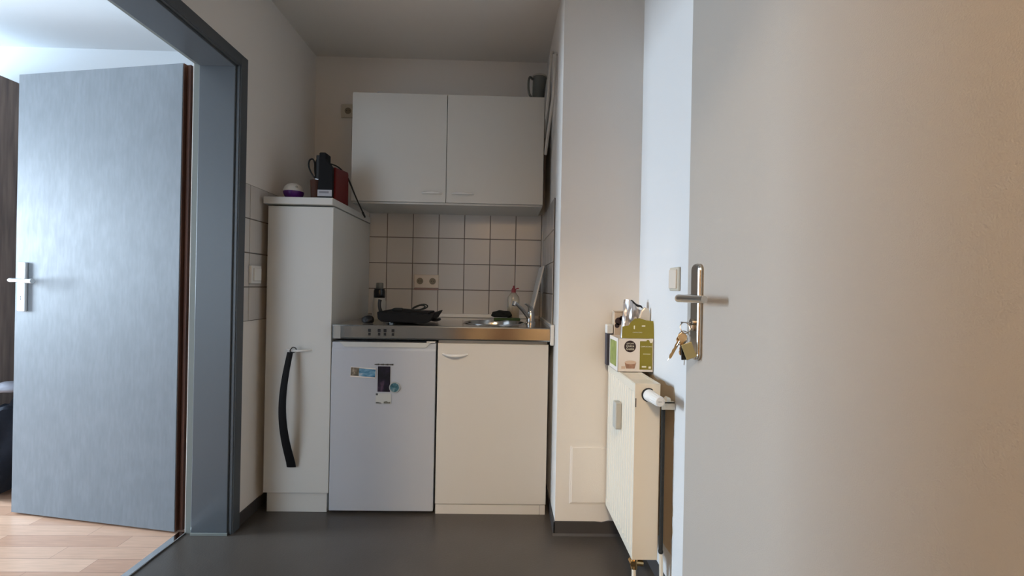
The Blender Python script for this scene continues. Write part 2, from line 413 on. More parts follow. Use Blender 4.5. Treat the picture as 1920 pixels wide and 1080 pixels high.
# tiles: one mesh per wall, thin grout bed with bevelled tiles in front
def tiles(name, fn, us, vs, depth=0.006, bed=0.003):
    b = MB(); g = 0.0022
    def bx(u0, u1, v0, v1, d0, d1, bev, mi):
        t = bmesh.new()
        co = [fn(u, v, d) for d in (d0, d1) for u, v in ((u0, v0), (u1, v0), (u1, v1), (u0, v1))]
        V = [t.verts.new(c) for c in co]
        for q in ((0, 1, 2, 3), (7, 6, 5, 4), (0, 4, 5, 1), (1, 5, 6, 2), (2, 6, 7, 3), (3, 7, 4, 0)): t.faces.new([V[k] for k in q])
        bmesh.ops.recalc_face_normals(t, faces=t.faces[:])
        if bev: bmesh.ops.bevel(t, geom=t.edges[:], offset=bev, segments=2, affect='EDGES', profile=0.5)
        b._merge(t, mi, None, False)
    bx(us[0], us[-1], vs[0], vs[-1], 0, bed, 0, 1)
    for u0, u1 in zip(us, us[1:]):
        for v0, v1 in zip(vs, vs[1:]):
            bx(u0 + g, u1 - g, v0 + g, v1 - g, 0, depth, .0011, 0)
    o = b.build(name, [M['tile'], M['grout']]); return o
S = 0.1514; Z0 = 1.1836
vs = [0.868] + [Z0 + k * S for k in (-2, -1, 0, 1, 2)]
tl = tiles('tile_field', lambda u, v, d: Vector((u, YB - d, v)), [-0.79] + [-0.6846 + k * S for k in range(6)] + [0.2245], [0.80] + [Z0 + k * S for k in (-2, -1, 0, 1, 2)])
tl.parent = wall_back
tl = tiles('tile_field', lambda u, v, d: Vector((XC - 0.002 - d, u, v)), [2.105, 2.258, 2.258 + S, 2.258 + 2 * S, YB - .008], [0.84] + [1.176 + k * S for k in (-2, -1, 0, 1, 2)])
tl.parent = wall_col
tl = tiles('tile_field', lambda u, v, d: Vector((XL + d, u, v)), [1.945, 1.990, 1.990 + S, 1.990 + 2 * S, 1.990 + 3 * S, 1.990 + 4 * S, YB - .008], [0.882 + k * S * .99 for k in range(5)])
tl.parent = wall_left

# skirting of the grey floor
b = MB(); b.box(XL, XL + .006, 1.94, YB, 0, 0.055, .002); struct(b.build('baseboard_left', M['lino_base']))
b = MB()
def wob(x0, x1, n=12):
    return [(x0 + (x1 - x0) * i / n, 0.058 + 0.004 * math.sin(i * 1.7) * (i > n * .55)) for i in range(n + 1)]
poly = [(XC - .006, 0.0)] + [(XC - .006, 0.056)] + wob(XC, XW) + [(XW, 0.0)]
b.prism(poly, lambda a, z, d: Vector((a, d, z)), YC - .006, YC)
b.box(XC - .006, XC, YC - .006, YB, 0, 0.056, .001)
b.prism([(YC - .006, 0), (YC - .013, 0.0), (YC - .006, 0.008)], lambda a, z, d: Vector((d, a, z)), XC - .01, XW)
struct(b.build('baseboard_column', M['lino_base']))
b = MB(); b.box(XW - .006, XW, 0.25, YC - .006, 0, 0.058, .001); struct(b.build('baseboard_right', M['lino_base']))
# painted-over access panel in the column
b = MB(); b.box(0.309, 0.485, YC - .006, YC, 0.139, 0.375, .002); b.box(0.303, 0.311, YC - .004, YC, 0.135, 0.379, .0015); b.box(0.303, 0.49, YC - .003, YC, 0.134, 0.140, .001)
o = b.build('access_panel', M['wall']); o['kind'] = 'structure'; 

# steel frame of the left door
b = MB()
zi, zo = 1.946, 2.003
def fr(y_in0, y_in1, y_out0, y_out1, ztop_in, ztop_out, x0, x1, bev=.002):
    b.box(x0, x1, y_in1, y_out1, 0, ztop_out, bev); b.box(x0, x1, y_out0, y_in0, 0, ztop_out, bev); b.box(x0, x1, y_in0, y_in1, ztop_in, ztop_out, bev)
fr(0.96, 1.892, 0.90, 1.940, zi + .012, zo, XL, XL + .014)            # casing on the wall
fr(0.962, 1.880, 0.945, 1.897, zi, zi + .018, XL - .152, XL - .004)     # reveal lining
fr(0.950, 1.888, 0.945, 1.897, zi + .009, zi + .018, XL - .004, XL + .010)  # small shadow step between the two
struct(b.build('trim_1', M['frame']))
b = MB()
fr(0.948, 1.892, 0.944, 1.899, zi + .013, zi + .019, -1.302, XL - .1525, .001)
struct(b.build('trim_2', M['seal']))
b = MB(); b.box(-1.332, -1.300, 0.945, 1.897, 0.0, 0.006, .002); struct(b.build('trim_3', M['chrome']))
b = MB(); b.box(XL - .152, XL, 1.876, 1.8795, 0.0, 0.012, .001); struct(b.build('trim_4', M['seal']))

# ------------------------------------------------------------------ doors
def door_root(name, hinge, free):
    h, f = Vector(hinge), Vector(free); d = f - h
    o = bpy.data.objects.new(name, None); COL.objects.link(o)
    o.location = (h.x, h.y, 0); o.rotation_euler = (0, 0, math.atan2(d.y, d.x)); o['kind'] = 'structure'
    return o, d.length
d1, W1 = door_root('door_1', (-1.343, 1.886, 0), (-2.167, 2.037, 0))
b = MB(); b.box(0.0, W1, -0.040, 0.0, 0.010, 1.957, .0015, 1); b.build('door_leaf', M['greydoor'], d1)
b = MB(); b.box(-0.003, 0.0, -0.040, -0.003, 0.010, 1.957); b.box(-0.020, -0.003, -0.040, -0.018, 0.010, 1.957, .001); b.build('hinge_edge', M['leafedge'], d1)
b = MB(); xk = W1 - .050
b.box(xk - .020, xk + .020, 0.0, 0.013, 0.905, 1.122, .004, 3)
b.build('lock_plate', M['alu'], d1)
b = MB(); b.prism([(xk - .002, 0.955), (xk + .002, 0.955), (xk + .0012, 0.966), (xk + .003, 0.972), (xk, 0.976), (xk - .003, 0.972), (xk - .0012, 0.966)], lambda a, z, d: Vector((a, d, z)), 0.011, 0.0136)
b.build('keyhole', M['black'], d1)
b = MB()
b.cyl((xk, 0.006, 1.042), (xk, 0.05, 1.042), 0.0095, 0.0085)
b.tube([(xk, 0.048, 1.042), (xk - .012, 0.056, 1.042), (xk - .04, 0.057, 1.041), (xk - .085, 0.054, 1.040), (xk - .118, 0.050, 1.040)], [.009, .0095, .0075, .0085, .0105], 14)
b.build('lever', M['alu'], d1)

d2, W2 = door_root('door_2', (0.540, 0.24, 0), (0.4915, 1.18, 0))
b = MB(); b.box(0.0, W2, -0.040, 0.0, 0.010, 2.0, .002, 2); b.build('door_leaf', M['door2'], d2)
b = MB(); xk = W2 - .062
poly = []
for i in range(13):
    a = PI * i / 12; poly.append((xk + .0225 * math.cos(a), 1.104 + .016 * math.sin(a)))
for i in range(13):
    a = PI + PI * i / 12; poly.append((xk + .0225 * math.cos(a), 0.893 + .016 * math.sin(a)))
b.prism(poly, lambda a, z, d: Vector((a, d, z)), 0.0, 0.012, bev=.005)
b.build('lock_plate', M['nickel'], d2)
b = MB()
b.cyl((xk, 0.008, 1.032), (xk, 0.045, 1.032), 0.0105, 0.0095)
b.tube([(xk + .003, 0.040, 1.032), (xk - .002, 0.052, 1.032), (xk - .03, 0.057, 1.032), (xk - .08, 0.054, 1.032), (xk - .125, 0.050, 1.032)], [.0095, .0105, .0095, .0092, .0085], 16)
b.build('lever', M['nickel'], d2)
b = MB(); b.cyl((xk, 0.006, 0.972), (xk, 0.020, 0.972), 0.0085); b.box(xk - .005, xk + .005, 0.008, 0.019, 0.950, 0.972, .003); b.build('lock_cylinder', M['nickel'], d2)
b = MB()
struct(MB().box(0.545, 0.565, -0.05, 0.235, 0, 2.02, .002).box(-0.40, -0.38, -0.03, 0.21, 0, 2.02, .002).box(-0.38, 0.545, -0.03, 0.21, 2.0, 2.02, .002).build('trim_5', M['frame']))
b.bm.free()

# ------------------------------------------------------------------ kitchen units
YF = 2.07; YBK = YB - .012
def crescent_handle(x0, x1, y, z, m, parent, drop=0.006, depth=0.022, r=0.0045, name='handle'):
    n = 9; xs = [x0 + (x1 - x0) * i / (n - 1) for i in range(n)]
    pts = [(x, y - depth * math.sin(PI * i / (n - 1)) ** 0.7 + .002, z - drop * math.sin(PI * i / (n - 1))) for i, x in enumerate(xs)]
    b = MB(); b.tube(pts, [r * (.7 + .6 * math.sin(PI * i / (n - 1))) for i in range(n)], 10, n=4)
    return b.build(name, m, parent)

# tall cabinet
t = thing('tall_cabinet', 'tall narrow grey-white kitchen cabinet with overhanging top, left of the fridge', 'cabinet', (-0.93, 2.36, 0))
def rel(o, t): o.data.transform(Matrix.Translation(-Vector(t.location))); return o
def P(b, name, m, t): return rel(b.build(name, m, t), t)
P(MB().box(-1.072, -0.785, YF + .018, YBK, 0.09, 1.408, .001), 'body', M['lam'], t)
dr = P(MB().box(-1.078, -0.782, YF, YF + .017, 0.092, 1.404, .0015), 'door', M['lam'], t)
h = crescent_handle(-0.984, -0.868, YF, 0.750, M['white'], t, drop=.003, depth=.03, r=.004); rel(h, t); h.parent = dr
P(MB().box(-1.094, -0.780, 2.055, YBK, 1.412, 1.445, .004, 3), 'top_panel', M['lam'], t)
P(MB().box(-1.066, -0.792, YF + .012, YF + .028, 0.0, 0.088, .001).box(-1.066, -0.792, YF + .028, YBK, 0.0, 0.088), 'plinth', M['lam'], t)

# black strap hanging on its handle
t = thing('shoehorn', 'long curved black shoehorn hanging by a cord loop from the tall cabinet handle', 'shoehorn', (-0.96, 2.03, 0.21))
b = MB(); nseg = 22
tt = bmesh.new(); rows = []
for i in range(nseg + 1):
    s_ = i / nseg; z = 0.742 - s_ * 0.527
    x = -0.950 - 0.016 * math.sin(PI * min(1, s_ * 1.05)) + 0.004 * s_
    y = 2.030 + 0.024 * s_ - 0.046 * math.sin(PI * s_)
    wd = 0.0125 + 0.0075 * s_
    rows.append([tt.verts.new((x + wd * c, y + .003 * c * c + d, z)) for d, cs in ((0, (-1, -.5, 0, .5, 1)), (.004, (1, .5, 0, -.5, -1))) for c in cs])
for a, c in zip(rows, rows[1:]):
    for k in range(10): tt.faces.new((a[k], a[(k + 1) % 10], c[(k + 1) % 10], c[k]))
tt.faces.new(rows[0]); tt.faces.new(rows[-1][::-1])
bmesh.ops.recalc_face_normals(tt, faces=tt.faces[:]); b._merge(tt, 0)
P(b, 'blade', M['matt'], t)
P(MB().tube([(-0.955, 2.046, 0.742), (-0.948, 2.032, 0.752), (-0.938, 2.034, 0.764), (-0.930, 2.048, 0.756), (-0.936, 2.054, 0.742), (-0.946, 2.050, 0.738)], .0022, 8, closed=True), 'cord_loop', M['black'], t)

# fridge
t = thing('fridge', 'small white under-counter fridge with magnets on its door, below the hob', 'fridge', (-0.54, 2.36, 0))
P(MB().box(-0.776, -0.303, YF + .05, YBK, 0.02, 0.786, .004), 'body', M['fridge'], t)
b = MB()
prof = [(YF, 0.012), (YF, 0.752), (YF + .004, 0.760), (YF + .006, 0.787), (YF + .046, 0.790), (YF + .046, 0.012)]
b.prism(prof, lambda y, z, x: Vector((x, y, z)), -0.779, -0.302, bev=.003)
dr = P(b, 'door', M['fridge'], t)
o = P(MB().prism([(-0.745, 0.789), (-0.720, 0.765), (-0.350, 0.765), (-0.325, 0.789)], lambda x, z, y: Vector((x, y, z)), YF - .001, YF + .010, bev=.002), 'grip', mat('fridge_grip', (0.60, 0.62, 0.60), 0.4), t); o.parent = dr
P(MB().box(-0.345, -0.305, YF - .004, YF + .03, 0.790, 0.797, .002), 'hinge', M['white'], t)
for fx in (-0.74, -0.34): P(MB().cyl((fx, YF + .08, 0), (fx, YF + .08, .022), .015), 'foot', M['black'], t)

# sink cabinet
t = thing('sink_cabinet', 'cream-white base cabinet with one door under the sink', 'cabinet', (-0.04, 2.36, 0))
P(MB().box(-0.292, -0.276, YF + .018, YBK, 0.045, 0.800).box(0.198, 0.214, YF + .018, YBK, 0.045, 0.800).box(-0.276, 0.198, YF + .018, YBK, 0.045, 0.061).box(-0.276, 0.198, YBK - .008, YBK, 0.061, 0.800).box(-0.276, 0.198, YF + .018, YF + .034, 0.786, 0.802), 'body', M['cream'], t)
dr = P(MB().box(-0.293, 0.218, YF, YF + .017, 0.048, 0.789, .0015), 'door', M['cream'], t)
h = crescent_handle(-0.270, -0.155, YF, 0.739, M['white'], t, drop=.004, depth=.028, r=.0055); rel(h, t); h.parent = dr
b = MB(); b.box(-0.292, 0.190, YF + .004, YF + .02, 0.0, 0.044, .001); b.box(0.191, 0.216, YF + .004, YF + .02, 0.0, 0.044, .001); b.box(-0.288, 0.21, YF + .02, YBK, 0, .044)
P(b, 'plinth', M['cream'], t)
# flat dark rail between the units and the worktop
# steel worktop with sink and hob
t = thing('steel_worktop', 'stainless steel worktop with a round sink and hob plates over the fridge', 'worktop', (-0.27, 2.36, 0.805))
b = MB()
ZT = 0.870; X0, X1, Y0w, Y1w = -0.766, 0.221, 2.05, YBK
cx, cy, ax, ay = -0.040, 2.285, 0.150, 0.150
def worktop_mesh():
    bm = bmesh.new(); N = 48
    inner = [bm.verts.new((cx + ax * math.cos(2 * PI * i / N), cy + ay * math.sin(2 * PI * i / N), ZT)) for i in range(N)]
    outer = []
    for i in range(N):
        c, s_ = math.cos(2 * PI * i / N), math.sin(2 * PI * i / N)
        tx = ((X1 if c > 0 else X0) - cx) / c if abs(c) > 1e-6 else 1e9
        ty = ((Y1w if s_ > 0 else Y0w) - cy) / s_ if abs(s_) > 1e-6 else 1e9
        k = min(tx, ty); outer.append(bm.verts.new((cx + c * k, cy + s_ * k, ZT)))
    for i in range(N):
        j = (i + 1) % N; bm.faces.new((inner[i], inner[j], outer[j], outer[i]))
    for (xx, yy) in ((X0, Y0w), (X0, Y1w), (X1, Y0w), (X1, Y1w)):
        cands = [(outer[i], outer[(i + 1) % N]) for i in range(N)]
        for p, q in cands:
            if (abs(p.co.x - xx) < 1e-6) != (abs(q.co.x - xx) < 1e-6) and ((abs(p.co.y - yy) < 1e-6) or (abs(q.co.y - yy) < 1e-6)) and (abs(p.co.x - xx) < 1e-6 or abs(q.co.x - xx) < 1e-6):
                v = bm.verts.new((xx, yy, ZT)); bm.faces.new((p, q, v))
    return bm
b._merge(worktop_mesh(), 0, None, False)
# front lip with a rounded edge and the two returns
lip = [(Y0w, ZT), (Y0w - .004, ZT - .002), (Y0w - .006, ZT - .007), (Y0w - .006, 0.812), (Y0w - .002, 0.806), (Y0w + .012, 0.804), (Y0w + .012, ZT - .002)]
b.prism(lip, lambda y, z, x: Vector((x, y, z)), X0, X1)
b.box(X1 - .003, X1, Y0w, Y1w, 0.806, ZT - .0005); b.box(X0, X0 + .003, Y0w, Y1w, 0.806, ZT - .0005)
P(b, 'sheet', M['steel'], t)
b = MB()
prof = [(1.0, 0.001), (.985, -.004), (.955, -.02), (.93, -.10), (.80, -.135), (.3, -.14), (.12, -.142), (0, -.142)]
b.lathe(prof, 48, 0, Matrix.Translation((cx, cy, ZT)) @ Matrix.Diagonal((ax, ay, 1, 1)))
tor = [((cx + (ax + .004) * math.cos(2 * PI * i / 48)), cy + (ay + .004) * math.sin(2 * PI * i / 48), ZT + .0005) for i in range(48)]
b.tube(tor, .004, 8, closed=True, smooth=False)
P(b, 'sink_bowl', M['steel'], t)
P(MB().cyl((cx, cy, ZT - .1425), (cx, cy, ZT - .139), .035, .035, 24), 'drain', M['chrome'], t)
for px_, py_ in ((-0.50, 2.22), (-0.50, 2.46)):
    b = MB(); b.lathe([(0, 0.009), (.062, .009), (.068, .007), (.068, 0.004), (.0, .004)], 32, 0, Matrix.Translation((px_, py_, ZT)))
    b.lathe([(.068, .0), (.085, .001), (.086, .005), (.070, .007), (.068, .006)], 32, 1, Matrix.Translation((px_, py_, ZT)))
    P(b, 'hob_plate', [M['black'], M['chrome']], t)
for xm in (-0.600, -0.5565, -0.530, -0.494):
    b = MB()
    b.box(xm - .0065, xm + .0065, Y0w - .0072, Y0w - .0055, 0.838, 0.852, .0005); b.box(xm - .0055, xm + .0055, Y0w - .0072, Y0w - .0055, 0.822, 0.835, .0005)
    P(b, 'knob_marking', M['black'], t)
P(MB().box(X0 + .004, X0 + .036, Y0w - .0075, Y0w - .0062, 0.806, 0.866), 'end_cap', M['lam_dark'], t)
# white sealing strips of the worktop
o = MB().box(-0.76, 0.215, YBK - .014, YBK + .004, 0.8705, 0.892, .004).build('sealing_strip', M['white']); tag(o, 'white sealing strip along the tiled back wall behind the worktop', 'strip', 'sealing strips of the worktop')
o = MB().box(0.2225, 0.2335, 2.055, YBK - .02, 0.868, 0.884, .003).box(0.2225, 0.2390, 2.035, 2.058, 0.79, 0.884, .003).build('sealing_strip', M['white']); tag(o, 'white sealing strip along the right end of the worktop', 'strip', 'sealing strips of the worktop')

# wall cabinet
t = thing('wall_cabinet', 'white two-door wall cabinet above the tiled splashback', 'cabinet', (-0.295, 2.49, 1.475))
P(MB().box(-0.787, 0.199, 2.338, YBK + .01, 1.475, 2.040, .001), 'body', M['lam'], t)
for x0, x1, ha, hb in ((-0.789, -0.3035, -0.425, -0.321), (-0.3005, 0.200, -0.272, -0.160)):
    dr = P(MB().box(x0, x1, 2.320, 2.337, 1.484, 2.042, .0015), 'door', M['lam'], t)
    h = crescent_handle(ha, hb, 2.320, 1.531, M['white'], t, drop=.002, depth=.026, r=.0042); rel(h, t); h.parent = dr

# ------------------------------------------------------------------ tap
t = thing('kitchen_tap', 'chrome single-lever tap at the right corner of the sink', 'tap', (0.145, 2.27, ZT))
P(MB().lathe([(0, 0), (.026, 0), (.026, .008), (.021, .014), (.020, .05), (.017, .058), (0, .058)], 24, 0, Matrix.Translation((0.145, 2.27, ZT))), 'base', M['chrome'], t)
P(MB().tube([(0.135, 2.262, ZT + .030), (0.11, 2.235, ZT + .062), (0.085, 2.21, ZT + .088), (0.062, 2.19, ZT + .108)], [.013, .012, .011, .010], 14, flat=.7)
  .cyl((0.062, 2.19, ZT + .112), (0.056, 2.184, ZT + .094), .011, .010), 'spout', M['chrome'], t)
P(MB().tube([(0.145, 2.27, ZT + .055), (0.144, 2.262, ZT + .075), (0.132, 2.245, ZT + .092), (0.112, 2.22, ZT + .104)], [.018, .013, .007, .005], 12, flat=.6), 'lever', M['chrome'], t)

# washing-up bottle, cloth, sponge
t = thing('dish_soap_bottle', 'clear washing-up liquid bottle with red cap behind the sink', 'bottle', (0.062, 2.50, ZT))
T0 = Matrix.Translation((0.062, 2.50, ZT))
P(MB().lathe([(0, 0.001), (.030, .001), (.033, .006), (.033, .085), (.034, .11), (.031, .130), (.016, .150), (.011, .155), (0, .155)], 24, 0, T0 @ Matrix.Diagonal((1, .65, 1, 1))), 'body', M['clear'], t)
P(MB().lathe([(0, 0.003), (.028, .003), (.0305, .008), (.0305, .072), (0, .072)], 24, 0, T0 @ Matrix.Diagonal((1, .65, 1, 1))), 'liquid', M['soap'], t)
P(MB().lathe([(0, .154), (.013, .154), (.013, .168), (.010, .176), (.006, .180), (.004, .192), (0, .193)], 20, 0, T0).tube([(0.072, 2.50, ZT + .172), (0.084, 2.496, ZT + .178), (0.090, 2.494, ZT + .176)], .003, 8), 'cap', M['capred'], t)
o = MB().box(-0.045, 0.10, 2.425, 2.470, ZT + .001, ZT + .015, .005, 3).build('sponge', M['green']); tag(o, 'green sponge lying behind the sink', 'sponge')
def blob(name, c, r, m, amp=.35, seed=0, flat=True, sub=4, freq=1.6):
    bm = bmesh.new(); bmesh.ops.create_icosphere(bm, subdivisions=sub, radius=1)
    for v in bm.verts:
        n = noise.noise(v.co * freq + Vector((seed, seed * 2, 0))); k = 1 + amp * n
        v.co = Vector((v.co.x * r[0] * k, v.co.y * r[1] * k, v.co.z * r[2] * k))
        if flat: v.co.z = max(v.co.z, -r[2] * .75)
        v.co += Vector(c)
    b = MB(); b._merge(bm, 0); return b.build(name, m)
o = blob('dish_cloth', (0.000, 2.452, ZT + .034), (.055, .022, .021), M['cloth'], seed=3); tag(o, 'dark crumpled dish cloth on top of the green sponge', 'cloth')

# white board leaning in the right corner
t = MB()
Tb = Matrix.Translation((0.150, 2.34, ZT)) @ Matrix.Rotation(math.radians(12.8), 4, 'Y')
t.box(-.009, .0, -0.02, 0.250, 0.003, 0.305, .004, 3, T=Tb)
o = t.build('cutting_board', M['board']); tag(o, 'white cutting board leaning on the tiles at the right end of the worktop', 'cutting board')

# sockets and switches -------------------------------------------------------------
def socket_face(b, x, y, z, r=.019):
    b.cyl((x, y - .010, z), (x, y - .0075, z), r + .003, r + .003, 28, 0)
    b.cyl((x, y - .0108, z), (x, y - .0098, z), r, r, 28, 1)
    b.cyl((x - .007, y - .0112, z), (x - .007, y - .0106, z), .0025, seg=10, mi=2); b.cyl((x + .007, y - .0112, z), (x + .007, y - .0106, z), .0025, seg=10, mi=2)
t = thing('double_socket', 'beige double power socket on the tiles above the worktop', 'socket', (-0.449, YB - .006, 1.079))
yb = YB - .006
P(MB().box(-0.521, -0.377, yb - .009, yb, 1.040, 1.118, .003), 'cover_plate', M['socket'], t)
P(MB().box(-0.521, -0.377, yb - .005, yb, 1.028, 1.0395, .001), 'lower_strip', mat('pink_beige', (0.36, 0.24, 0.21), .6), t)
for x in (-0.486, -0.412):
    b = MB(); socket_face(b, x, yb + .0, 1.080); P(b, 'socket_well', [M['socket'], M['ivory_dark'], M['black']], t)
t = thing('single_socket', 'beige single power socket high on the back wall left of the wall cabinet', 'socket', (-0.925, YB, 2.07))
P(MB().box(-0.967, -0.885, YB - .009, YB, 2.031, 2.109, .003), 'cover_plate', M['ivory'], t)
b = MB(); socket_face(b, -0.926, YB, 2.070); P(b, 'socket_well', [M['ivory'], M['ivory_dark'], M['black']], t)
t = thing('light_switch', 'white light switch on the tiles between door frame and tall cabinet', 'switch', (XL + .006, 2.02, 1.087), group='light switches')
xs_ = XL + .006
P(MB().box(xs_, xs_ + .014, 1.985, 2.065, 1.047, 1.128, .004, 3), 'frame', M['white'], t)
P(MB().box(xs_ + .013, xs_ + .021, 1.997, 2.053, 1.059, 1.116, .003, 3), 'rocker', M['white'], t)
t = thing('light_switch', 'beige light switch on the right wall beside the entrance door handle', 'switch', (XW, 1.50, 1.09), group='light switches')
P(MB().box(XW - .009, XW, 1.462, 1.540, 1.050, 1.130, .004, 3), 'frame', M['ivory'], t)
P(MB().box(XW - .015, XW - .008, 1.470, 1.532, 1.058, 1.122, .003, 3), 'rocker', M['socket'], t)

# ------------------------------------------------------------------ on the worktop, left
t = thing('spice_grinder', 'white bottle with black collar and clear top in the left corner of the worktop', 'bottle', (-0.655, 2.40, ZT))
T0 = Matrix.Translation((-0.655, 2.40, ZT)) @ Matrix.Diagonal((1.09, 1.09, 1, 1))
P(MB().lathe([(0, 0.0), (.029, 0), (.031, .004), (.031, .095), (.027, .112), (.024, .116), (0, .116)], 24, 0, T0), 'body', mat('milky_white', (0.50, 0.50, 0.46), .3), t)
P(MB().lathe([(0, .114), (.026, .114), (.0275, .118), (.0275, .150), (.024, .162), (0, .162)], 24, 0, T0), 'collar', M['blackgloss'], t)
P(MB().lathe([(0, .161), (.016, .161), (.0175, .166), (.0175, .190), (.015, .194), (0, .194)], 24, 0, T0), 'cap', M['smoke'], t)
o = blob('scouring_pad', (-0.630, 2.115, ZT + .017), (.028, .020, .020), M['black'], seed=8, amp=.25); tag(o, 'small round black scouring pad beside the white bottle', 'scouring pad')

t = thing('table_grill', 'flat black electric grill with its cord coiled on top, standing on the hob', 'grill', (-0.45, 2.22, ZT + .01))
g0 = ZT + .014
# tray profile in x,z, extruded in depth
tray = [(-0.577, g0 + .012), (-0.560, g0 - .002), (-0.540, g0 - .004), (-0.355, g0 - .006), (-0.335, g0 + .002), (-0.320, g0 + .026), (-0.309, g0 + .043), (-0.318, g0 + .044), (-0.335, g0 + .036), (-0.355, g0 + .033), (-0.540, g0 + .042), (-0.568, g0 + .045), (-0.580, g0 + .043)]
P(MB().prism(tray, lambda x, z, y: Vector((x, y, z)), 2.085, 2.35, bev=.004), 'body', M['matt'], t)
P(MB().box(-0.545, -0.350, 2.13, 2.33, g0 + .030, g0 + .041, .003), 'grill_plate', M['matt'], t)
P(MB().tube([(-0.578, 2.16, g0 + .030), (-0.585, 2.15, g0 + .060), (-0.586, 2.15, g0 + .085), (-0.583, 2.15, g0 + .098)], [.010, .008, .008, .009], 10), 'handle', M['black'], t)
P(MB().tube([(-0.345, 2.17, g0 + .010), (-0.318, 2.14, g0 + .006), (-0.292, 2.12, g0 + .012)], [.010, .008, .006], 10), 'handle', M['black'], t)
b = MB()
zz = g0 + .047
b.tube([(-0.536, 2.20, zz), (-0.506, 2.19, zz + 0.0050), (-0.471, 2.19, zz + 0.0050), (-0.436, 2.20, zz + 0.0025), (-0.396, 2.19, zz + 0.0050), (-0.371, 2.19, zz + 0.0136), (-0.366, 2.20, zz + 0.0236), (-0.386, 2.21, zz + 0.0298), (-0.416, 2.20, zz + 0.0223), (-0.436, 2.19, zz + 0.0093), (-0.416, 2.18, zz + 0.0019), (-0.386, 2.18, zz + 0.0099), (-0.378, 2.20, zz + 0.0211), (-0.401, 2.21, zz + 0.0248), (-0.426, 2.22, zz + 0.0149), (-0.441, 2.20, zz + 0.0062)], .0034, 8)
b.tube([(-0.541, 2.20, zz), (-0.521, 2.195, zz + 0.0025), (-0.486, 2.19, zz + 0.0037)], [.003, .009, .008], 10)
P(b, 'power_cord', M['rubber'], t)

# ------------------------------------------------------------------ on the tall cabinet
ZTC = 1.445
t = thing('capsule_coffee_machine', 'narrow red and black coffee machine with hanging cord on the tall cabinet', 'coffee machine', (-0.82, 2.19, ZTC))
P(MB().prism([(2.108, ZTC + .002), (2.286, ZTC + .002), (2.283, ZTC + .158), (2.275, ZTC + .172), (2.108, ZTC + .152)], lambda y, z, x: Vector((x, y, z)), -0.860, -0.789, bev=.005), 'body', M['red'], t)
b = MB()
b.prism([(-.866, .012), (-.796, .012), (-.796, .146), (-.806, .160), (-.822, .172), (-.828, .186), (-.829, .212), (-.832, .216), (-.856, .216), (-.860, .212), (-.862, .12)], lambda x, z, y: Vector((x, y, ZTC + z)), 2.090, 2.107, bev=.003)
b.prism([(-.829, .152), (-.829, .212), (-.832, .216), (-.856, .216), (-.860, .212), (-.860, .152)], lambda x, z, y: Vector((x, y, ZTC + z)), 2.107, 2.150, bev=.003)
P(b, 'front', M['matt'], t)
P(MB().box(-0.864, -0.798, 2.0870, 2.0900, ZTC + .012, ZTC + .042, .001), 'label_plate', mat('silver_label', (0.42, 0.42, 0.46), .4), t)
P(MB().box(-0.868, -0.795, 2.088, 2.107, ZTC + .001, ZTC + .011, .003), 'drip_tray', M['blackgloss'], t)
P(MB().box(-0.856, -0.812, 2.0860, 2.0872, ZTC + .026, ZTC + .035), 'label_print', mat('dark_print', (0.2, 0.2, 0.23), .5), t)
P(MB().tube([(-0.831, 2.14, 1.622), (-0.822, 2.20, 1.628), (-0.814, 2.25, 1.622), (-0.800, 2.285, 1.600), (-0.783, 2.293, 1.562), (-0.765, 2.293, 1.520), (-0.745, 2.293, 1.475), (-0.722, 2.293, 1.428), (-0.716, 2.293, 1.413)], [.0034, .0034, .0034, .0036, .0044, .0036, .0034, .0034, .0034], 8)
  .cyl((-0.719, 2.293, 1.420), (-0.706, 2.293, 1.394), .0055, .0042, 10), 'power_cord', M['rubber'], t)

t = thing('utensil_cup', 'brown terracotta cup left of the red coffee machine', 'cup', (-0.904, 2.175, ZTC))
P(MB().lathe([(0, 0.001), (.0225, .001), (.0265, .100), (.0262, .104), (.0235, .104), (.0205, .006), (0, .006)], 24, 0, Matrix.Translation((-0.907, 2.175, ZTC))), 'body', M['terra'], t)
t = thing('scissors', 'black-handled scissors standing in the brown cup', 'scissors', (-0.907, 2.175, ZTC + .01))
P(MB().tube([(-0.910 + .0, 2.172, ZTC + .115), (-0.929, 2.168, ZTC + .140), (-0.940, 2.166, ZTC + .172), (-0.936, 2.166, ZTC + .198), (-0.922, 2.167, ZTC + .204), (-0.913, 2.168, ZTC + .185), (-0.912, 2.169, ZTC + .150)], .0038, 8, closed=True), 'handle_loop', M['black'], t)
P(MB().tube([(-0.904, 2.178, ZTC + .115), (-0.898, 2.180, ZTC + .140), (-0.894, 2.181, ZTC + .172), (-0.899, 2.181, ZTC + .200), (-0.907, 2.180, ZTC + .205), (-0.913, 2.179, ZTC + .180), (-0.910, 2.178, ZTC + .145)], .0038, 8, closed=True), 'handle_loop', M['black'], t)
P(MB().box(-0.911, -0.903, 2.172, 2.175, ZTC + .012, ZTC + .13, .001), 'blade', M['chrome'], t)
t = thing('kitchen_knife', 'black-handled knife upright in the brown cup next to the scissors', 'knife', (-0.894, 2.165, ZTC + .01))
P(MB().box(-0.902, -0.882, 2.157, 2.167, ZTC + .108, ZTC + .222, .004, 3), 'handle', M['black'], t)
P(MB().box(-0.899, -0.886, 2.161, 2.1625, ZTC + .012, ZTC + .110), 'blade', M['chrome'], t)

